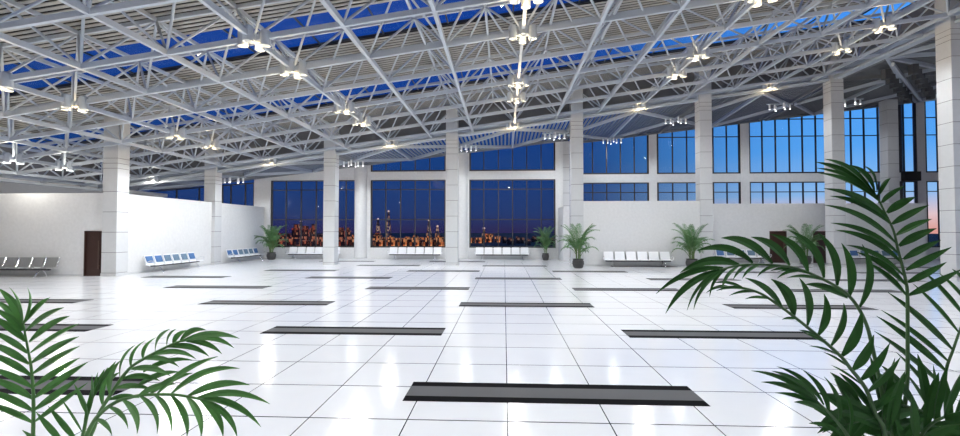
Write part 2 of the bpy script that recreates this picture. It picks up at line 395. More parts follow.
# closing fascias
def fas(n, p, q, z0, z1, w=.12):
    g = MB(); g.hexa([(p[0]-w/2, p[1]-w/2, z0(p[0])), (q[0]+w/2, p[1]-w/2, z0(q[0])), (q[0]+w/2, q[1]+w/2, z0(q[0])), (p[0]-w/2, q[1]+w/2, z0(p[0])), (p[0]-w/2, p[1]-w/2, z1(p[0])), (q[0]+w/2, p[1]-w/2, z1(q[0])), (q[0]+w/2, q[1]+w/2, z1(q[0])), (p[0]-w/2, q[1]+w/2, z1(p[0]))]); struct('trim_%d' % n, g, M['fascia'])
fas(1, (XL, YR+.45), (XR, YR+.45), lambda x: zb(x)+.3, zd)
fas(2, (XR+.25, -8), (XR+.25, YR+.3), lambda x: zb(x)+.3, zd)
fas(3, (XL-.25, -8), (XL-.25, YR+.3), lambda x: zb(x)+.3, zd)

# ------------------------------------------------------------------ space frame
SF = thing('roof_space_frame', 'pale blue grey steel space frame carrying the sloping roof over the hall', 'roof truss', (0, 0, 0))
bx = [X0+A*k for k in range(-10, 8)]; by = [YR-A/2-A*n for n in range(0, 15)]
tx = [X0+A*(k+.5) for k in range(-11, 8)]; ty = [YR-A*n for n in range(0, 15)]
for y in by:
    g = MB(); g.bar((bx[0]-A/2, y, zb(bx[0]-A/2)+.07), (bx[-1]+A/2, y, zb(bx[-1]+A/2)+.07), .11, .16); g.build('bottom_chord', M['steel'], SF)
for x in bx:
    g = MB(); g.bar((x, YR, zb(x)+.07), (x, by[-1], zb(x)+.07), .11, .16); g.build('bottom_chord', M['steel'], SF)
for y in ty:
    g = MB(); g.bar((tx[0], y, zb(tx[0])+HT), (tx[-1], y, zb(tx[-1])+HT), .09, .13); g.build('top_chord', M['steel'], SF)
for x in tx:
    g = MB(); g.bar((x, YR, zb(x)+HT), (x, ty[-1], zb(x)+HT), .09, .13); g.build('top_chord', M['steel'], SF)
for (p, q) in (((XL, YR), (XR, YR)), ((XL, -6.3), (XL, YR)), ((XR, -6.3), (XR, YR))):
    g = MB(); g.bar((p[0], p[1], zb(p[0])+.2), (q[0], q[1], zb(q[0])+.2), .3, .24); g.bar((p[0], p[1], zb(p[0])-.06), (q[0], q[1], zb(q[0])-.06), .42, .14); g.build('edge_beam', M['steel'], SF)
webs = []
for x in bx:
    for y in by:
        for sx in (-1, 1):
            for sy in (-1, 1):
                q = Vector((x+sx*A/2, y+sy*A/2, 0))
                if q.y < ty[-1]-.1: continue
                q.z = zb(q.x)+HT-.04; webs.append((Vector((x, y, zb(x)+.1)), q))
for y in by:                                  # struts that hang the side edge beams
    for x, xe in ((bx[0], XL), (bx[-1], XR)):
        for sy in (-1, 1):
            q = Vector((xe, y+sy*A/2, zb(xe)+HT-.04))
            if q.y >= ty[-1]-.1: webs.append((Vector((xe, y, zb(xe)+.3)), q))
for x in bx:
    for sx in (-1, 1): webs.append((Vector((x, YR, zb(x)+.3)), Vector((x+sx*A/2, YR, zb(x+sx*A/2)+HT-.04))))
def size(w):
    a_, c_ = px(w[0]), px(w[1])
    if a_[2] < 1 or c_[2] < 1: return 0
    m_ = ((a_[0]+c_[0])/2, (a_[1]+c_[1])/2)
    if not (0 < m_[0] < 960 and 0 < m_[1] < 436): return 0
    return math.hypot(a_[0]-c_[0], a_[1]-c_[1])
webs.sort(key=size, reverse=True)
for w in webs[:100]:
    g = MB(); g.tube(w, .042, 6); g.build('web', M['steel'], SF)
g = MB()
for w in webs[100:]: g.tube(w, .042, 6)
tag(g.build('web', M['steel'], SF), kind='stuff')

# ------------------------------------------------------------------ louvred canopies
def canopy(x0, x1, y0, y1, label, along='y', lm='louvre'):
    t = thing('louvre_canopy', label, 'canopy', ((x0+x1)/2, y0, cz((x0+x1)/2, y0)))
    o = t.location
    W = lambda x, y, dz=0: Vector((x, y, cz(x, y)+dz))-o
    g = MB(); xm, ym = (x0+x1)/2, (y0+y1)/2
    if along == 'y':
        n = int((x1-x0)/.27)
        for i in range(n):
            x = x0+(i+.5)*(x1-x0)/n; g.bar(W(x, y0, .1), W(x, y1, .1), .11, .10)
    else:
        n = int((y1-y0)/.27)
        for i in range(n):
            y = y0+(i+.5)*(y1-y0)/n; g.bar(W(x0, y, .1), W(x1, y, .1), .11, .10)
    g.build('slats', M[lm], t)
    if along == 'y': B = [(xm, y0, x0, ym), (xm, y0, x1, ym), (x0, ym, xm, y1), (x1, ym, xm, y1), (xm, y0, xm, y1)]
    else: B = [(x0, ym, xm, y0), (x0, ym, xm, y1), (x0, ym, x1, y1), (xm, y1, x1, ym), (x0, ym, x1, ym)]
    for (a_, b_, c_, d_) in B:
        g = MB(); g.bar(W(a_, b_, -.04), W(c_, d_, -.04), .15, .2); g.build('beam', M['steel'], t)
    g = MB()
    for (a_, b_, c_, d_) in ((x0+.1, y0, x0+.1, y1), (x1-.1, y0, x1-.1, y1), (x0, y1-.1, x1, y1-.1)): g.bar(W(a_, b_, 0), W(c_, d_, 0), .16, .22)
    g.build('frame', M[lm], t)
nm = ['over the space behind the low left wall', 'over the red city window at the left', 'above the second city window', 'above the centre bench and window', 'above the right partition with the white bench', 'above the two brown doors']
for j in range(-3, 3):
    xc = X0+P*j
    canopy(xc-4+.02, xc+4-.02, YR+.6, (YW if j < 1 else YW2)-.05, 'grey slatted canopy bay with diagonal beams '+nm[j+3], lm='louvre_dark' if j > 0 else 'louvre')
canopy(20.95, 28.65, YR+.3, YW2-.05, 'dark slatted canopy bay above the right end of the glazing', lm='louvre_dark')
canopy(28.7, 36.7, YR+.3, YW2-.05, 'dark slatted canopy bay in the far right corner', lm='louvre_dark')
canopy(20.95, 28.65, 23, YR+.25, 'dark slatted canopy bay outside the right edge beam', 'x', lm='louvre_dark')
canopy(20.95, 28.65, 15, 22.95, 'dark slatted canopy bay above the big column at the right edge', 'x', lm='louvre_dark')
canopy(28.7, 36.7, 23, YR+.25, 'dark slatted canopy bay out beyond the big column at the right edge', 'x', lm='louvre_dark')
# solid covers above the outer canopies and left lean-to
g = MB()
for (x0, x1, y0, y1) in ((20.9, 37, 14.9, YW2+.3),): g.hexa([(x0, y0, cz(x0, y0)+.5), (x1, y0, cz(x1, y0)+.5), (x1, y1, cz(x1, y1)+.5), (x0, y1, cz(x0, y1)+.5), (x0, y0, cz(x0, y0)+.6), (x1, y0, cz(x1, y0)+.6), (x1, y1, cz(x1, y1)+.6), (x0, y1, cz(x0, y1)+.6)])
struct('ceiling_right', g, M['fascia'])
g = MB(); g.hexa([(-32.1, -8, 4.3), (XL, -8, 5.0), (XL, YW, 5.0), (-32.1, YW, 4.3), (-32.1, -8, 4.5), (XL, -8, 5.2), (XL, YW, 5.2), (-32.1, YW, 4.5)]); struct('ceiling_left', g, M['plaster'])

# ------------------------------------------------------------------ lamps
proto = None
def lamp_cluster(x, y, label):
    global proto
    loc = (x, y, zb(x))
    if proto is None:
        t = proto = thing('downlight_cluster', label, 'lamp', loc, group='downlight clusters on the roof truss')
        g = MB(); g.bar((-.42, 0, -.02), (.42, 0, -.02), .06, .05); g.bar((0, -.42, -.02), (0, .42, -.02), .06, .05); g.build('bracket', M['lamp_body'], t)
        for k in range(4):
            a_ = k*PI/2; c_ = (.34*math.cos(a_), .34*math.sin(a_))
            g = MB(); g.lathe([(.02, -.04), (.125, -.04), (.125, -.15), (.145, -.15), (.145, .28), (.10, .32)], (*c_, 0), 16); h = g.build('lamp_housing', M['steel'], t)
            g = MB(); g.lathe([(.118, -.06), (.118, -.045)], (*c_, 0), 12); g.build('lens', M['lamp'], h)
        ld = bpy.data.lights.new('lamp_spill', 'POINT'); ld.energy = 62; ld.color = (1, .74, .40); ld.shadow_soft_size = .08
        lo = bpy.data.objects.new('lamp_spill', ld); C.objects.link(lo); lo.parent = t; lo.location = (0, 0, -.42)
        ld = bpy.data.lights.new('main_light', 'SPOT'); ld.energy = LAMP; ld.color = (.92, .965, 1); ld.spot_size = math.radians(165); ld.spot_blend = .5; ld.shadow_soft_size = .3
        lo = bpy.data.objects.new('main_light', ld); C.objects.link(lo); lo.parent = t; lo.location = (0, 0, -.3)
        return t
    return copy_tree(proto, loc, label=label)
rows = [('on the rear edge beam', YR-.32), ('one node before the rear columns', YR-2.5*A), ('two nodes before the rear columns', YR-3.5*A), ('at mid roof', YR-5.5*A), ('at mid roof, the nearer node', YR-6.5*A), ('above the camera', YR-9.5*A), ('behind the camera', YR-11.5*A)]
cn = ['far left line', 'left wall line', 'line left of centre', 'centre line', 'line right of centre', 'far right line']
LD = {}; base_spill = None
for rn, y in rows:
    for j in range(-3, 3):
        lc = lamp_cluster(X0+P*j, y, 'four-can warm downlight cluster %s, %s' % (rn, cn[j+3]))
        main = [h for h in lc.children if h.name.startswith('main_light')][0]
        k = 1.5 if (j == -2 and y > 20) else .12 if j == -3 else 1
        if k not in LD: LD[k] = main.data.copy(); LD[k].energy = LAMP*k
        main.data = LD[k]
        spill = [h for h in lc.children if h.name.startswith('lamp_spill')][0]
        base_spill = base_spill or spill.data
        if 'sp' not in LD: LD['sp'] = base_spill.copy(); LD['sp'].energy = 150; LD['sp'].color = (1, .93, .8)
        spill.data = LD['sp'] if j == -3 and y > 20 else base_spill   # the lamps behind the left wall flare on the steel around them

# small spot groups on the canopies
sp = None
def spot_group(x, y, label):
    global sp
    loc = (x, y, cz(x, y)-.14)
    if sp is None:
        t = sp = thing('spotlight_group', label, 'lamp', loc, group='spotlight groups under the canopy')
        g = MB(); g.bar((-.9, 0, 0), (.9, 0, 0), .07, .07); g.bar((0, -.6, 0), (0, .6, 0), .07, .07); g.build('rail', M['steel'], t)
        for (a_, c_) in ((-.7, 0), (-.35, 0), (.35, 0), (.7, 0), (0, .5), (0, -.5)):
            g = MB(); g.lathe([(.05, -.36), (.06, -.34), (.06, -.05), (.03, -.03)], (a_, c_, 0), 10); h = g.build('spotlight', M['seatwhite'], t)
            g = MB(); g.lathe([(.045, -.38), (.045, -.365)], (a_, c_, 0), 10); g.build('lens', M['spot_glow'], h)
        ld = bpy.data.lights.new('spot_light', 'SPOT'); ld.energy = 430; ld.color = (.92, .965, 1); ld.spot_size = math.radians(160); ld.spot_blend = .6; ld.shadow_soft_size = .3
        lo = bpy.data.objects.new('spot_light', ld); C.objects.link(lo); lo.parent = t; lo.location = (0, 0, -.5)
    else: copy_tree(sp, loc, label=label)
for x, y, l in ((-19.9, 34.4, 'white spotlight group under the canopy left of the red city window'), (-10.9, 34.2, 'white spotlight group right of the column before the red city window'), (-2.7, 34.2, 'white spotlight group right of the column beside the centre bench'),
                (3.6, 34.2, 'white spotlight group left of the column beside the potted palm'), (8.65, YW2-.9, 'small spotlight group above the right partition window'), (24.6, 35.2, 'spotlight group under the dark canopy right of the doors'), (12.2, 34.6, 'spotlight group left of the column at the partition end'), (19.4, 34.6, 'spotlight group under the dark canopy near the doors')):
    spot_group(x, y, l)
# hip beam with boxes in the right corner
t = thing('canopy_hip_beam', 'pale diagonal beam with dark hanging boxes under the right canopy', 'beam', (21.2, 27, 0))
p0, p1 = Vector((21.3, 27.2, cz(21.3, 27)-.45)), Vector((30, 35.9, cz(30, 35.9)-.55))
o = t.location
g = MB(); g.bar(p0-o, p1-o, .14, .2); g.build('beam', M['steel'], t)
d = (p1-p0).normalized(); n_ = Vector((d.y, -d.x, 0)).normalized()
for i in range(7):
    for s_ in (-1, 1):
        c_ = p0+(p1-p0)*(.2+.12*i)+n_*s_*.6-o
        g = MB(); g.box(c_.x-.17, c_.x+.17, c_.y-.17, c_.y+.17, c_.z-.22, c_.z+.35); g.build('hanging_box', M['steel_dark'], t)

# ------------------------------------------------------------------ benches
def make_bench(name, label, n, seatm, padm, arms_all=False):
    """row bench, seats look along -Y, base at the wall side; origin in the middle on the floor"""
    t = thing(name, label, 'bench'); w = .695; L = n*w
    g = MB(); g.bar((-L/2+.1, 0, .35), (L/2-.1, 0, .35), .09, .07); g.build('beam', M['beamdark'], t)
    for i in range(n):
        xc = -L/2+(i+.5)*w; hw = w/2-.055
        prof = [(-.27, .43), (-.25, .455), (-.1, .43), (.1, .415), (.19, .43), (.225, .48)]
        s_ = MB(); k = len(prof)
        vs = [(xc+sx*hw, y, z) for sx in (-1, 1) for y, z in prof]+[(xc+sx*hw, y, z-.03) for sx in (-1, 1) for y, z in prof]
        fs = []
        for q in range(k-1): fs += [(q, q+1, k+q+1, k+q), (2*k+q, 3*k+q, 3*k+q+1, 2*k+q+1), (q, 2*k+q, 2*k+q+1, q+1), (k+q, k+q+1, 3*k+q+1, 3*k+q)]
        fs += [(0, k, 3*k, 2*k), (k-1, 3*k-1, 4*k-1, 2*k-1)]
        s_.add(vs, fs); s_.build('seat', seatm, t)
        b_ = MB(); b_.hexa([(xc-hw, .22, .48), (xc+hw, .22, .48), (xc+hw, .25, .47), (xc-hw, .25, .47), (xc-hw, .37, .92), (xc+hw, .37, .92), (xc+hw, .405, .91), (xc-hw, .405, .91)])
        br = b_.build('backrest', seatm, t)
        if padm:
            q = MB(); q.hexa([(xc-hw+.06, .20, .53), (xc+hw-.06, .20, .53), (xc+hw-.06, .24, .53), (xc-hw+.06, .24, .53), (xc-hw+.05, .325, .87), (xc+hw-.05, .325, .87), (xc+hw-.05, .365, .87), (xc-hw+.05, .365, .87)])
            q.build('back_pad', padm if i not in (2, 3, 4) or padm != M['padblue'] else M['padslate'], br)
    for x in ([-L/2+i*w for i in range(n+1)] if arms_all else [-L/2, L/2]):
        g = MB(); g.tube([(x, .24, .40), (x, .12, .58), (x, -.05, .64), (x, -.26, .62), (x, -.22, .45)], .022, 6) if not arms_all else g.tube([(x, .40, .92), (x, .24, .46), (x, 0, .44), (x, -.28, .45)], .024, 6); g.build('armrest', M['chrome'], t)
    for x in (-L/2+.55, L/2-.55):
        g = MB(); g.tube([(x, -.34, .015), (x, -.22, .2), (x, -.05, .33), (x, .08, .33), (x, .2, .2), (x, .3, .015)], .026, 6); g.tube([(x-.04, -.34, .012), (x+.04, -.34, .012)], .02, 6); g.tube([(x-.04, .3, .012), (x+.04, .3, .012)], .02, 6); g.build('leg', M['chrome'], t)
    return t
GB = 'waiting benches along the walls'
bg = make_bench('waiting_bench', 'grey steel waiting bench with chrome dividers by the far left wall', 9, M['seatgrey'], None, True); bg.location = (-24.95, 22.2, 0); bg['group'] = GB
wb = make_bench('waiting_bench', 'white six-seat bench under the window with the red city lights', 6, M['seatwhite'], None)
wb.location = (X_at(313, 36.9), 36.95, 0); wb['group'] = GB
copy_tree(wb, (X_at(414.7, 36.9), 36.95, 0), label='white six-seat bench under the second city window, left of the centre', group=GB)
copy_tree(wb, (X_at(502, 36.9), 36.95, 0), label='white six-seat bench under the middle window beside a dark potted palm', group=GB)
copy_tree(wb, (X_at(637.5, 30.2), 30.15, 0), label='white six-seat bench between two palms against the grey right partition', group=GB)
bb = make_bench('waiting_bench', 'white bench with blue back pads beside the left stone column', 6, M['seatwhite'], M['padblue']); bb['group'] = GB
bb.location = (-18.62, 26.5, 0); bb.rotation_euler = (0, 0, PI/2)
copy_tree(bb, (-18.62, 34.0, 0), PI/2, 'white bench with blue back pads, farther along the side wall by the palm', GB)
copy_tree(bb, (X_at(737, 33.7), 33.65, 0), 0, 'white bench with blue pads left of the two brown doors', GB)
copy_tree(bb, (X_at(872, 33.7), 33.65, 0), 0, 'white bench with blue pads right of the brown doors, behind the big fronds', GB)

# ------------------------------------------------------------------ background palms
def leaflet(mb, base, ctrl, tip, w, nrm, n=7, fold=.22):
    vs, fs = [], []
    for i in range(n+1):
        s_ = i/n; p = base*(1-s_)**2+ctrl*2*s_*(1-s_)+tip*s_*s_
        tg = ((ctrl-base)*(1-s_)+(tip-ctrl)*s_).normalized()
        sd = tg.cross(nrm)
        if sd.length < 1e-3: sd = tg.orthogonal()
        sd.normalize(); nn = sd.cross(tg)
        hw = w/2*((.3+.7*math.sin(PI/2*s_/.38)) if s_ < .38 else (1-((s_-.38)/.62)**2.0))
        hw = max(hw, w*.02)
        vs += [p-sd*hw, p-nn*(hw*fold*2), p+sd*hw]
    for i in range(n):
        a_ = i*3; fs += [(a_, a_+3, a_+4, a_+1), (a_+1, a_+4, a_+5, a_+2)]
    mb.add(vs, fs)
def make_palm(label, seed, H=2.9):
    r = random.Random(seed); t = thing('potted_palm', label, 'plant', group='potted palms along the back walls')
    g = MB(); g.lathe([(.22, 0), (.30, .05), (.37, .28), (.36, .42), (.31, .5), (.35, .53), (.35, .56), (.30, .56), (.29, .50)], n=22); g.build('pot', M['pot'], t, smooth=False)
    g = MB(); g.lathe([(.285, .47), (.285, .505)], n=18); g.build('soil', M['soil'], t)
    g = MB()
    for k in range(5):
        a_ = k*1.257; g.tube([(.12*math.cos(a_), .12*math.sin(a_), .48), (.14*math.cos(a_), .14*math.sin(a_), 1.0), (.2*math.cos(a_), .2*math.sin(a_), 1.35)], [.035, .03, .018], 6)
    g.build('cane', M['stem'], t)
    nf = 24
    for k in range(nf):
        az = k*2.399+r.uniform(-.3, .3); lean = .18+.9*((k*7) % nf)/nf; L = (1.9-.75*((k*7) % nf)/nf)*r.uniform(.94, 1.04)
        z0 = r.uniform(.65, 1.3); d_ = Vector((math.cos(az), math.sin(az), 0))
        pts = []; p = Vector((.14*math.cos(az), .14*math.sin(az), z0)); ang = PI/2-lean*.5
        for i in range(11):
            pts.append(p.copy()); p = p+(d_*math.cos(ang)+Vector((0, 0, 1))*math.sin(ang))*L/10; ang -= (.05+.17*lean)*(.5+i*.12)
        lf = MB(); side = d_.cross(Vector((0, 0, 1)))
        for i in range(2, 11):
            for half in (0, .5):
                if i == 10 and half: continue
                q = pts[i] if not half else (pts[i]+pts[i+1])/2
                tg = (pts[min(i+1, 10)]-pts[i-1]).normalized(); s_ = (i+half)/10
                LL = .44*math.sin(PI*min(1, .25+.62*s_))
                for sg in (-1, 1):
                    dv = (tg*.75+side*sg*.75+Vector((0, 0, .1))).normalized()
                    tip = q+dv*LL-Vector((0, 0, .22*LL+.06*r.random())); leaflet(lf, q, q+dv*LL*.55+Vector((0, 0, .05)), tip, .042, tg.cross(side).normalized(), n=4)
        fr = lf.build('frond', M['leaf_bg'], t)
        s_ = MB(); s_.tube(pts, [.016]*4+[.011]*4+[.006]*3, 5); s_.build('frond_stem', M['stem'], fr)
    t.scale = (.95, .95, 1)
    return t
pa = make_palm('potted palm against the right partition, left of the white bench', 3); pa.location = (X_at(578, 28.9), 28.9, 0)
copy_tree(pa, (X_at(691.5, 29.2), 29.2, 0), 1.9, 'potted palm at the right end of the white bench')
copy_tree(pa, (X_at(545.5, 36.2), 36.2, 0), 3.7, 'potted palm in front of the dark window right of the middle bench').scale = (.72, .72, .95)
copy_tree(pa, (X_at(271, 35.9), 36.0, 0), 5.1, 'potted palm in the left corner beside the window with red lights')
copy_tree(pa, (X_at(805, 32.8), 32.8, 0), 2.8, 'potted palm between the two brown doors')

# ------------------------------------------------------------------ foreground palms
def frond(plant, rach, leaves, m_leaf, m_stem, w, r0=.013, r1=.005, bulge=(0, -.12), base=None, seed=0, dd=.12, zz=.25):
    """rach: (x, y, depth) from the foot to the tip; leaves: (tip x, tip y, foot x, foot y)"""
    r = random.Random(seed); RP = [at(*q) for q in rach]
    def depth(x, y):
        best = min(((q[0]-x)**2+(q[1]-y)**2, i) for i, q in enumerate(rach))
        i = best[1]; d_ = rach[i][2]
        j = i+1 if i+1 < len(rach) else i-1
        ax, ay = rach[i][0], rach[i][1]; bx_, by_ = rach[j][0]-ax, rach[j][1]-ay
        s_ = max(0, min(1, ((x-ax)*bx_+(y-ay)*by_)/(bx_*bx_+by_*by_+1e-6)))
        return d_+(rach[j][2]-d_)*s_
    o = plant.location; lf = MB()
    for i, lv in enumerate(leaves):
        tx_, ty_, fx, fy = lv[:4]; bu = lv[4] if len(lv) > 4 else bulge; wf = lv[5] if len(lv) > 5 else 1
        d0 = depth(fx, fy); d1 = d0+r.uniform(-dd, dd)-zz*.3
        L = math.hypot(tx_-fx, ty_-fy)
        a_, c_ = at(fx, fy, d0), at(tx_, ty_, d1)
        k = at((tx_+fx)/2+bu[0]*L*1.7, (ty_+fy)/2+bu[1]*L*1.7, (d0+d1)/2-.04)
        dirv = (c_-a_).normalized()
        nrm = (-fw+rt*r.uniform(-.35, .35)+Vector((0, 0, 1))*r.uniform(.1, .55)); nrm = (nrm-dirv*nrm.dot(dirv)).normalized()
        leaflet(lf, a_-o, k-o, c_-o, w*.72*wf*r.uniform(.9, 1.08), nrm, n=10)
    f = lf.build('frond', m_leaf, plant)
    pts = ([base] if base else [])+RP
    # smooth the stem
    ps = []
    for i in range(len(pts)-1):
        p0 = pts[max(0, i-1)]; p1 = pts[i]; p2 = pts[i+1]; p3 = pts[min(len(pts)-1, i+2)]
        for s_ in (0, .25, .5, .75):
            ps.append(.5*((2*p1)+(p2-p0)*s_+(2*p0-5*p1+4*p2-p3)*s_*s_+(3*p1-p0-3*p2+p3)*s_**3))
    ps.append(pts[-1]); n = len(ps)
    g = MB(); g.tube([p-o for p in ps], [r0+(r1-r0)*i/(n-1) for i in range(n)], 7); g.build('frond_stem', m_stem, f, smooth=True)
def plant_base(label, loc):
    t = thing('potted_palm', label, 'plant', loc, group=None)
    g = MB(); g.lathe([(.22, 0), (.30, .05), (.37, .28), (.36, .42), (.31, .5), (.35, .53), (.35, .56), (.30, .56), (.29, .50)], n=24); g.build('pot', M['pot'], t)
    g = MB(); g.lathe([(.285, .47), (.285, .505)], n=20); g.build('soil', M['soil'], t)
    return t
def lerp_leaves(rach, n, ln, ang, side, r):
    out = []
    for i in range(n):
        s_ = .08+.9*i/(n-1)*(len(rach)-1)/(len(rach)-1); k = s_*(len(rach)-1); j = min(int(k), len(rach)-2); f_ = k-j
        x = rach[j][0]+(rach[j+1][0]-rach[j][0])*f_; y = rach[j][1]+(rach[j+1][1]-rach[j][1])*f_
        tx_, ty_ = rach[j+1][0]-rach[j][0], rach[j+1][1]-rach[j][1]; a0 = math.atan2(ty_, tx_)+side*(ang+r.uniform(-.12, .12)); l_ = ln*(.75+.5*math.sin(PI*s_))*r.uniform(.9, 1.1)
        out.append((x+math.cos(a0)*l_, y+math.sin(a0)*l_, x, y))
    return out
DR = 3.0
pr_ = at(905, 436, DR)
RP = plant_base('large deep green palm in the right foreground with long arching fronds', (pr_.x, pr_.y, 0))
soil = Vector((pr_.x, pr_.y, .5))
def off(a_, d_=.12): return soil+Vector((math.cos(a_)*d_, math.sin(a_)*d_, 0))
frond(RP, [(905, 436, 3.0), (907.5, 380, 2.98), (907.7, 340, 2.97), (907.5, 296, 2.96), (906, 282, 2.95), (902.4, 266, 2.94), (897.8, 249, 2.93), (893.7, 231, 2.92), (885.7, 214, 2.9), (876.5, 195, 2.87)],
    [(864, 166, 877, 191, (.2, -.1)), (849, 165, 875, 193, (.15, -.12)), (825, 159, 874, 193, (.06, -.12)), (815.7, 162, 877, 197, (.05, -.1)), (816.4, 168, 880, 200, (.05, -.1)), (818, 173, 882, 204, (.05, -.1)), (823.8, 188.5, 889, 219, (.05, -.1)), (830, 196, 892, 225, (.05, -.1)),
     (824, 205, 896, 243, (.05, -.1)), (830.6, 223, 899, 254, (.05, -.1)), (835, 230, 901, 262, (.05, -.1)), (846, 245, 904, 276, (.04, -.1)), (856, 252, 906, 285, (.04, -.08)), (866, 262, 907, 296, (.04, -.06)),
     (890.7, 178, 877.6, 196, (-.03, -.08)), (906, 186, 882, 203, (-.03, -.1)), (916, 197, 887, 213, (-.02, -.06)), (929, 205, 892, 224, (-.02, -.02)), (932, 219, 896, 235, (-.02, -.05)), (936.6, 228.4, 899, 246, (-.01, -.05)), (941, 240, 903.6, 259, (0, -.03)), (951.7, 247, 906, 270, (0, 0)), (946.7, 262, 907.7, 282.4, (0, .02)), (962, 269, 909, 295, (0, .02))],
    M['leaf_r'], M['stem_r'], .062, base=off(0), seed=1)
frond(RP, [(890, 436, 2.9), (884.6, 405, 2.85), (878, 373, 2.8), (872, 345, 2.75), (867, 326, 2.72), (858.4, 308, 2.68), (845.8, 293, 2.64), (825.6, 280.6, 2.6), (803, 270.5, 2.55), (785, 266, 2.5), (758, 264.5, 2.45), (738, 265.5, 2.4), (720, 270, 2.36)],
    [(655.7, 294, 723.4, 268, (-.02, -.13), .85), (665.6, 313.6, 722, 270, (-.08, -.12), .85), (687, 310.6, 720, 270, (-.1, -.08), .42), (693.6, 310, 724, 270, (-.12, -.08), .42), (709.6, 297, 728, 268, (-.12, -.1), .42), (721.6, 291, 739, 266, (-.12, -.1), .42), (733, 280, 750, 265, (-.08, -.12), .42), (742, 279, 760, 265, (-.08, -.12), .42), (757, 277, 780, 266, (-.06, -.14), .42), (777, 278.5, 803, 271, (-.04, -.14), .42),
     (680, 272.8, 739.4, 265, (0, -.16)), (696, 251, 753, 263, (.05, -.18)), (721, 238, 773, 264, (.05, -.15), 1.2), (751, 237, 790, 266, (.1, -.12), 1.2), (770.4, 234, 808, 272, (.14, -.12), 1.2), (789, 230.6, 824, 278, (.15, -.1), 1.2), (818, 232.6, 837, 286, (.15, -.06), 1.2), (841.5, 243, 849.5, 296, (.13, -.03), 1.2), (862, 244, 859, 308, (.18, 0), 1.2),
     (786.4, 278, 822, 280, (0, -.1), .42), (805, 284.4, 848, 298, (0, -.1)), (777, 272, 812, 275, (0, -.12), .42), (770, 271, 800, 270, (0, -.1), .42)],
    M['leaf_r'], M['stem_r'], .056, base=off(2), seed=2)
frond(RP, [(885, 436, 2.8), (875, 413, 2.75), (866, 389, 2.7), (850, 368, 2.64), (841, 356.6, 2.6), (818, 336, 2.54), (793.6, 316.4, 2.48), (781, 307, 2.45), (760.6, 293.5, 2.4), (740, 287.5, 2.36), (716, 287, 2.32)],
    [(745, 278, 783, 309, (.08, -.1)), (771, 279, 794, 316, (.14, -.1), 1.35), (799.4, 278, 807.5, 326, (.14, -.03), 1.35), (824, 293.7, 818.5, 335, (.16, 0), 1.35), (843.7, 303, 831, 346, (.14, 0), 1.35), (861.6, 310, 842, 356, (.1, .05), 1.35), (874, 334.6, 853, 370, (.05, .08), 1.35), (890, 342.6, 861, 380, (.03, .08), 1.35), (900.6, 357, 868, 392, (.02, .06), 1.35), (910, 370, 875, 408, (.02, .05), 1.35),
     (706, 293, 730, 287, (0, -.15), .42), (713, 283, 745, 289, (0, -.12), .42), (716, 291, 748, 290, (0, -.12), .42), (729, 295.7, 756, 292, (0, -.1), .42), (745, 299, 769, 299, (0, -.1), .42), (782, 319.5, 797, 319, (0, -.1), .42), (798.8, 330, 819, 337, (0, -.06), .42), (803, 333, 830, 346, (0, -.06), .42), (809, 346, 840, 356, (0, -.08), .42), (823, 352, 850, 368, (0, -.06), .42), (831, 365, 862, 385, (0, -.05), .42)],
    M['leaf_r'], M['stem_r'], .05, base=off(3), seed=3)
frond(RP, [(852, 452, 2.7), (847.6, 436, 2.65), (838.7, 424, 2.62), (828, 412, 2.58), (818, 402, 2.55)],
    [(751, 370.7, 816, 401, (.04, -.1)), (771.6, 371, 818, 400, (.04, -.1)), (776.5, 366.4, 824, 405, (.08, -.1)), (761, 382, 819, 403, (.02, -.1)), (775, 393, 826, 410, (0, -.1)), (794, 402, 828, 413, (0, -.1)), (802.8, 370, 829, 414, (.14, -.05)), (824, 376.6, 838.7, 424, (.16, -.03)), (841.6, 387.5, 848, 437, (.16, 0)), (808.7, 423.4, 843, 437, (.02, -.14))],
    M['leaf_r'], M['stem_r'], .041, base=off(3.6), seed=4)
frond(RP, [(930, 445, 3.3), (937, 419, 3.32), (945.9, 370.6, 3.34), (953, 350, 3.35), (960, 330, 3.36), (972, 300, 3.38), (982, 282, 3.4)],
    [(912.8, 283.6, 960, 334), (922, 270, 966, 318), (939, 273, 970, 305), (952, 269, 977, 292), (887.5, 292, 953, 350), (881, 310, 949, 362), (876.5, 316, 946, 371), (874, 331, 942, 385), (896, 352, 939, 402), (905, 372, 936, 420)],
    M['leaf_r'], M['stem_r'], .062, base=off(.6), bulge=(.02, -.03), seed=5)
rr = random.Random(11)
for i, rc in enumerate(([(925, 470, 3.2), (905, 432, 3.1), (880, 415, 3.0), (852, 408, 2.9)], [(905, 470, 2.9), (925, 430, 2.8), (950, 415, 2.75), (985, 408, 2.7)], [(965, 475, 3.1), (950, 435, 3.05), (925, 412, 3.0), (888, 402, 2.95)], [(890, 480, 2.9), (893, 440, 2.85), (880, 418, 2.8), (845, 425, 2.7)])):
    frond(RP, rc, lerp_leaves(rc, 8, 50, .7, 1, rr)+lerp_leaves(rc, 8, 50, .7, -1, rr), M['leaf_r'], M['stem_r'], .078, base=off(i), bulge=(0, -.08), seed=20+i)

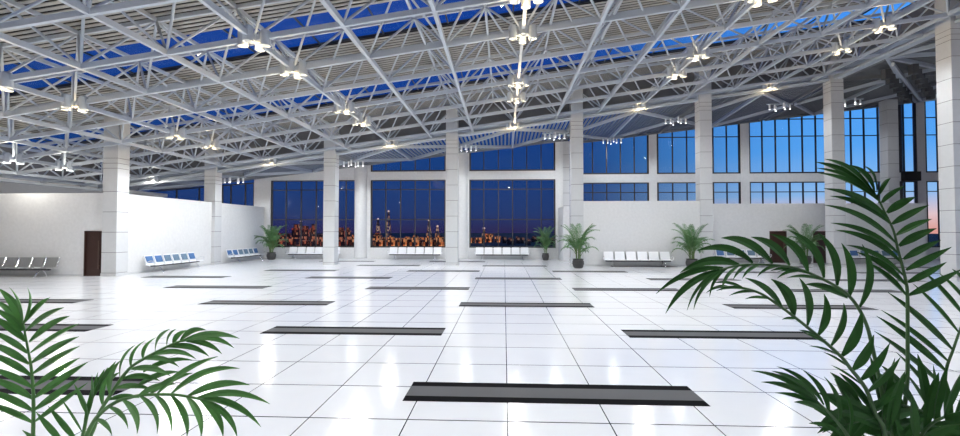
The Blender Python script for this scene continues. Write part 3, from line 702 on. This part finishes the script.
DL = 2.8
pl_ = at(70, 436, DL+.2)
LP = plant_base('bright green palm in the left foreground with an upright and two arching fronds', (pl_.x, pl_.y, 0))
soil = Vector((pl_.x, pl_.y, .5))
frond(LP, [(33, 450, 2.9), (33, 436, 2.88), (33.5, 407, 2.86), (32.5, 381.6, 2.84), (30.6, 364, 2.82), (27.6, 348, 2.8), (23, 323, 2.78)],
    [(27, 287, 23, 324, (.15, -.05)), (50, 297.4, 24, 323, (-.02, -.08)), (64, 307.5, 25.7, 331, (-.03, -.08)), (69.7, 316, 29, 342, (-.03, -.08)), (79, 323.7, 30, 353, (-.02, -.04)), (79, 336.5, 31, 363, (-.02, -.04)), (80, 346, 32, 374, (-.02, -.03)), (80, 357.5, 33.5, 386.5, (0, -.02)), (88, 362, 34, 398, (0, -.02)), (81, 376.6, 34, 410, (0, 0)), (88, 382.5, 34, 422, (0, 0)),
     (9, 287, 22, 323, (.1, -.06)), (-2, 288, 22, 323, (.08, -.06)), (-6, 300, 22.4, 326, (.05, -.06)), (-8, 308, 23.4, 331, (.04, -.06)), (-10, 316, 25.7, 341.5, (.03, -.06)), (-12, 330, 27.6, 353.4, (.02, -.06)), (-14, 342, 29, 364, (.02, -.05)), (-15, 352, 31, 375.6, (.02, -.05)), (-14, 367, 32, 387.5, (.02, -.05)), (-14, 377, 33, 399, (.02, -.05)), (-16, 390, 33, 411, (.02, -.05)), (-16, 403, 33, 423, (.02, -.05))],
    M['leaf_l'], M['stem_l'], .056, base=off(3.1), seed=31)
frond(LP, [(88, 450, 2.8), (94, 428, 2.75), (100, 412, 2.7), (116, 386.5, 2.64), (129, 369, 2.58), (144, 358.6, 2.52), (166.5, 347, 2.46), (180, 341.5, 2.42), (198, 339, 2.38)],
    [(239.6, 338.6, 182, 341, (.02, -.12)), (206, 330, 180, 341, (-.05, -.2)), (188, 330, 173, 344, (-.15, -.12)), (176, 329, 166.5, 347, (-.18, -.08)), (170, 329, 155, 352, (-.2, -.08)), (157, 337, 143, 359, (-.2, -.08)), (146, 340, 131, 367, (-.2, -.06)), (135, 345, 120, 380, (-.18, -.06)), (121, 360, 110, 395, (-.16, -.05)), (111, 372, 103, 406, (-.15, 0)),
     (222, 354, 186, 341, (.06, -.12)), (234, 348, 190, 339.5, (.05, -.14)), (209, 356.4, 168, 347, (.05, -.14)), (196, 359, 150.5, 356, (.05, -.16)), (179, 367, 144, 359, (.05, -.14)), (170.5, 376, 130, 369, (.05, -.12)), (160, 381, 122, 378.5, (.03, -.12)), (152, 389.7, 115, 388, (.03, -.1)), (140, 398, 107, 400, (.03, -.1)), (192, 360, 143, 372, (0, -.12)), (180, 372, 135, 388, (0, -.12))],
    M['leaf_l'], M['stem_l'], .040, base=off(.3), seed=32, dd=.18)
frond(LP, [(84, 450, 2.6), (92, 425, 2.55), (103, 411, 2.5), (116, 402, 2.46), (126.6, 398.5, 2.42), (142.6, 395, 2.38), (170.5, 394.5, 2.32), (188, 396.5, 2.28), (204, 400, 2.25)],
    [(270, 404, 197, 398, (.02, -.13)), (261, 427, 200, 398.5, (.06, -.14)), (250, 385, 188, 396, (0, -.12)), (239.6, 368.4, 171, 394, (-.03, -.14)), (218, 356.4, 157, 394, (-.04, -.08)), (223, 437, 200, 399, (.14, -.06)), (237, 437, 204, 400, (.14, -.08)), (201, 438, 187, 397, (.14, -.04)), (187, 437, 171, 395, (.14, -.04)), (171, 434, 155, 395, (.16, -.06)), (157, 434, 140, 396, (.18, -.08)), (137, 434, 123, 400, (.18, -.08)), (128, 429, 109, 407, (.16, -.1)), (112, 436, 96, 419, (.15, -.1)), (193, 373, 150, 394, (-.03, -.08)), (176, 384, 138, 396, (-.02, -.1))],
    M['leaf_l'], M['stem_l'], .045, base=off(1.5), seed=33, dd=.18)
frond(LP, [(80, 460, 2.9), (84, 430, 2.9), (90, 405, 2.88), (98, 385, 2.86), (108, 368, 2.84)],
    [(36, 412, 62, 442, (0, 0)), (48, 406, 76, 440, (0, 0)), (60, 397, 82, 432, (.02, 0)), (74, 383.5, 87, 415, (.04, 0)), (92, 375, 92, 402, (0, 0)), (104.5, 369, 92, 398, (0, 0)), (116, 361, 100, 384, (0, 0)), (98, 372, 84, 425, (0, 0)), (120, 372, 96, 392, (0, -.05)), (22, 430, 50, 450, (0, 0))],
    M['leaf_l'], M['stem_l'], .05, base=off(1.0), seed=34)

# ------------------------------------------------------------------ the city beyond the glass
rc = random.Random(5)
def building(x0, x1, ytop, d, mk, label, name='building', group='lit buildings of the far city', setback=True):
    a_ = at(x0, 230, d); c_ = at(x1, 230, d); h = HC+(230-ytop)/F*d+8
    w = (c_-a_).length; m_ = (a_+c_)/2
    t = thing(name, label, 'building', (m_.x, m_.y, -8), YAW, group)
    g = MB(); g.box(-w/2, w/2, 0, w*.5+3, 0, h*(.8 if setback else 1)); g.build('tower_block', M[mk], t)
    if setback:
        g = MB(); g.box(-w*.3, w*.3, 1, w*.4+2, h*.8, h); g.build('penthouse', M[mk], t)
LB = 'block of the distant city with orange lit windows, beyond the glass'
x = 262
while x < 446:
    w = rc.uniform(4, 9)
    if 283 < x < 346: yt = rc.uniform(224, 236)
    else: yt = rc.uniform(233, 239)
    building(x, x+w, yt, rc.uniform(330, 420), 'city_red' if x < 346 else 'city_orange', LB, setback=rc.random() < .6); x += w*rc.uniform(1.1, 1.3)
x = 262
while x < 446: w = rc.uniform(6, 14); building(x, x+w, rc.uniform(238, 241), rc.uniform(290, 310), 'city_orange' if x > 350 else 'city_red', LB, setback=False); x += w*1.03
x = 446
while x < 575:
    w = rc.uniform(4, 9); yt = rc.uniform(233, 238) if x < 495 else rc.uniform(236, 239)
    building(x, x+w, yt, rc.uniform(330, 420), 'city_orange' if x < 495 else 'city_dim', LB if x < 495 else 'dark block of the distant city with a few lit windows, beyond the glass', group='lit buildings of the far city' if x < 495 else 'dark buildings of the far city', setback=rc.random() < .5); x += w*rc.uniform(1.1, 1.3)
def mast(x, ytop, d, label):
    a_ = at(x, 230, d); h = HC+(230-ytop)/F*d+8
    t = thing('lit_mast', label, 'mast', (a_.x, a_.y, -8))
    for k in range(4):
        sx, sy = (-1, 1, 1, -1)[k], (-1, -1, 1, 1)[k]
        g = MB(); g.bar((sx*2.6, sy*2.6, 0), (sx*.35, sy*.35, h), .4, .4); g.build('leg', M['mast'], t)
    g = MB(); n = 7
    for k in range(n):
        z = h*k/n; r_ = 2.6+(.35-2.6)*k/n; r2 = 2.6+(.35-2.6)*(k+1)/n
        g.bar((-r_, -r_, z), (r2, -r2, h*(k+1)/n), .3, .3); g.bar((r_, -r_, z), (-r2, -r2, h*(k+1)/n), .3, .3)
    g.build('bracing', M['mast'], t)
    g = MB(); g.lathe([(.3, h), (1.1, h+.6), (.3, h+1.6)], n=10); g.build('beacon', M['beacon'], t)
mast(378, 220, 430, 'lit lattice mast at the left of the second city window'); mast(388.5, 212, 440, 'tallest lit lattice mast in the second city window'); mast(429, 221, 430, 'lit lattice mast near the right of the second city window'); mast(437.5, 227, 420, 'short lit mast beside the column left of centre')
mast(301, 222, 430, 'lit lattice mast among the red city blocks'); mast(484, 229, 420, 'lit mast at the left of the middle window')

# ------------------------------------------------------------------ evening sky
w = bpy.data.worlds.new('evening_sky'); S.world = w; w.use_nodes = True; nt = w.node_tree
bgn = nt.nodes['Background']; tc = nt.nodes.new('ShaderNodeTexCoord'); sx = nt.nodes.new('ShaderNodeSeparateXYZ'); nt.links.new(tc.outputs['Generated'], sx.inputs[0])
def ramp(stops):
    r = nt.nodes.new('ShaderNodeValToRGB'); cr = r.color_ramp
    while len(cr.elements) < len(stops): cr.elements.new(.5)
    for e, (p, c_) in zip(cr.elements, stops): e.position = p; e.color = (*lin(c_), 1)
    return r
mr = nt.nodes.new('ShaderNodeMapRange'); mr.inputs['From Min'].default_value = -.1; mr.inputs['From Max'].default_value = .9; nt.links.new(sx.outputs['Z'], mr.inputs['Value'])
left = ramp([(0, (45, 30, 52)), (.1, (46, 42, 84)), (.135, (36, 58, 108)), (.24, (28, 66, 128)), (.45, (28, 70, 152)), (1, (27, 64, 145))])
right = ramp([(0, (150, 120, 140)), (.1, (235, 165, 150)), (.125, (238, 205, 205)), (.16, (150, 195, 240)), (.24, (92, 172, 248)), (.45, (80, 162, 252)), (1, (40, 84, 178))])
nt.links.new(mr.outputs[0], left.inputs[0]); nt.links.new(mr.outputs[0], right.inputs[0])
az = nt.nodes.new('ShaderNodeMapRange'); az.interpolation_type = 'SMOOTHSTEP'; az.inputs['From Min'].default_value = .1; az.inputs['From Max'].default_value = .6; nt.links.new(sx.outputs['X'], az.inputs['Value'])
mx = nt.nodes.new('ShaderNodeMixRGB'); nt.links.new(az.outputs[0], mx.inputs[0]); nt.links.new(left.outputs[0], mx.inputs[1]); nt.links.new(right.outputs[0], mx.inputs[2])
ns = nt.nodes.new('ShaderNodeTexNoise'); ns.inputs['Scale'].default_value = 3; ns.inputs['Detail'].default_value = 5; nt.links.new(tc.outputs['Generated'], ns.inputs['Vector'])
nr = nt.nodes.new('ShaderNodeMapRange'); nr.inputs['To Min'].default_value = .85; nr.inputs['To Max'].default_value = 1.12; nt.links.new(ns.outputs['Fac'], nr.inputs['Value'])
nt.links.new(mx.outputs[0], bgn.inputs['Color']); nt.links.new(nr.outputs[0], bgn.inputs['Strength'])
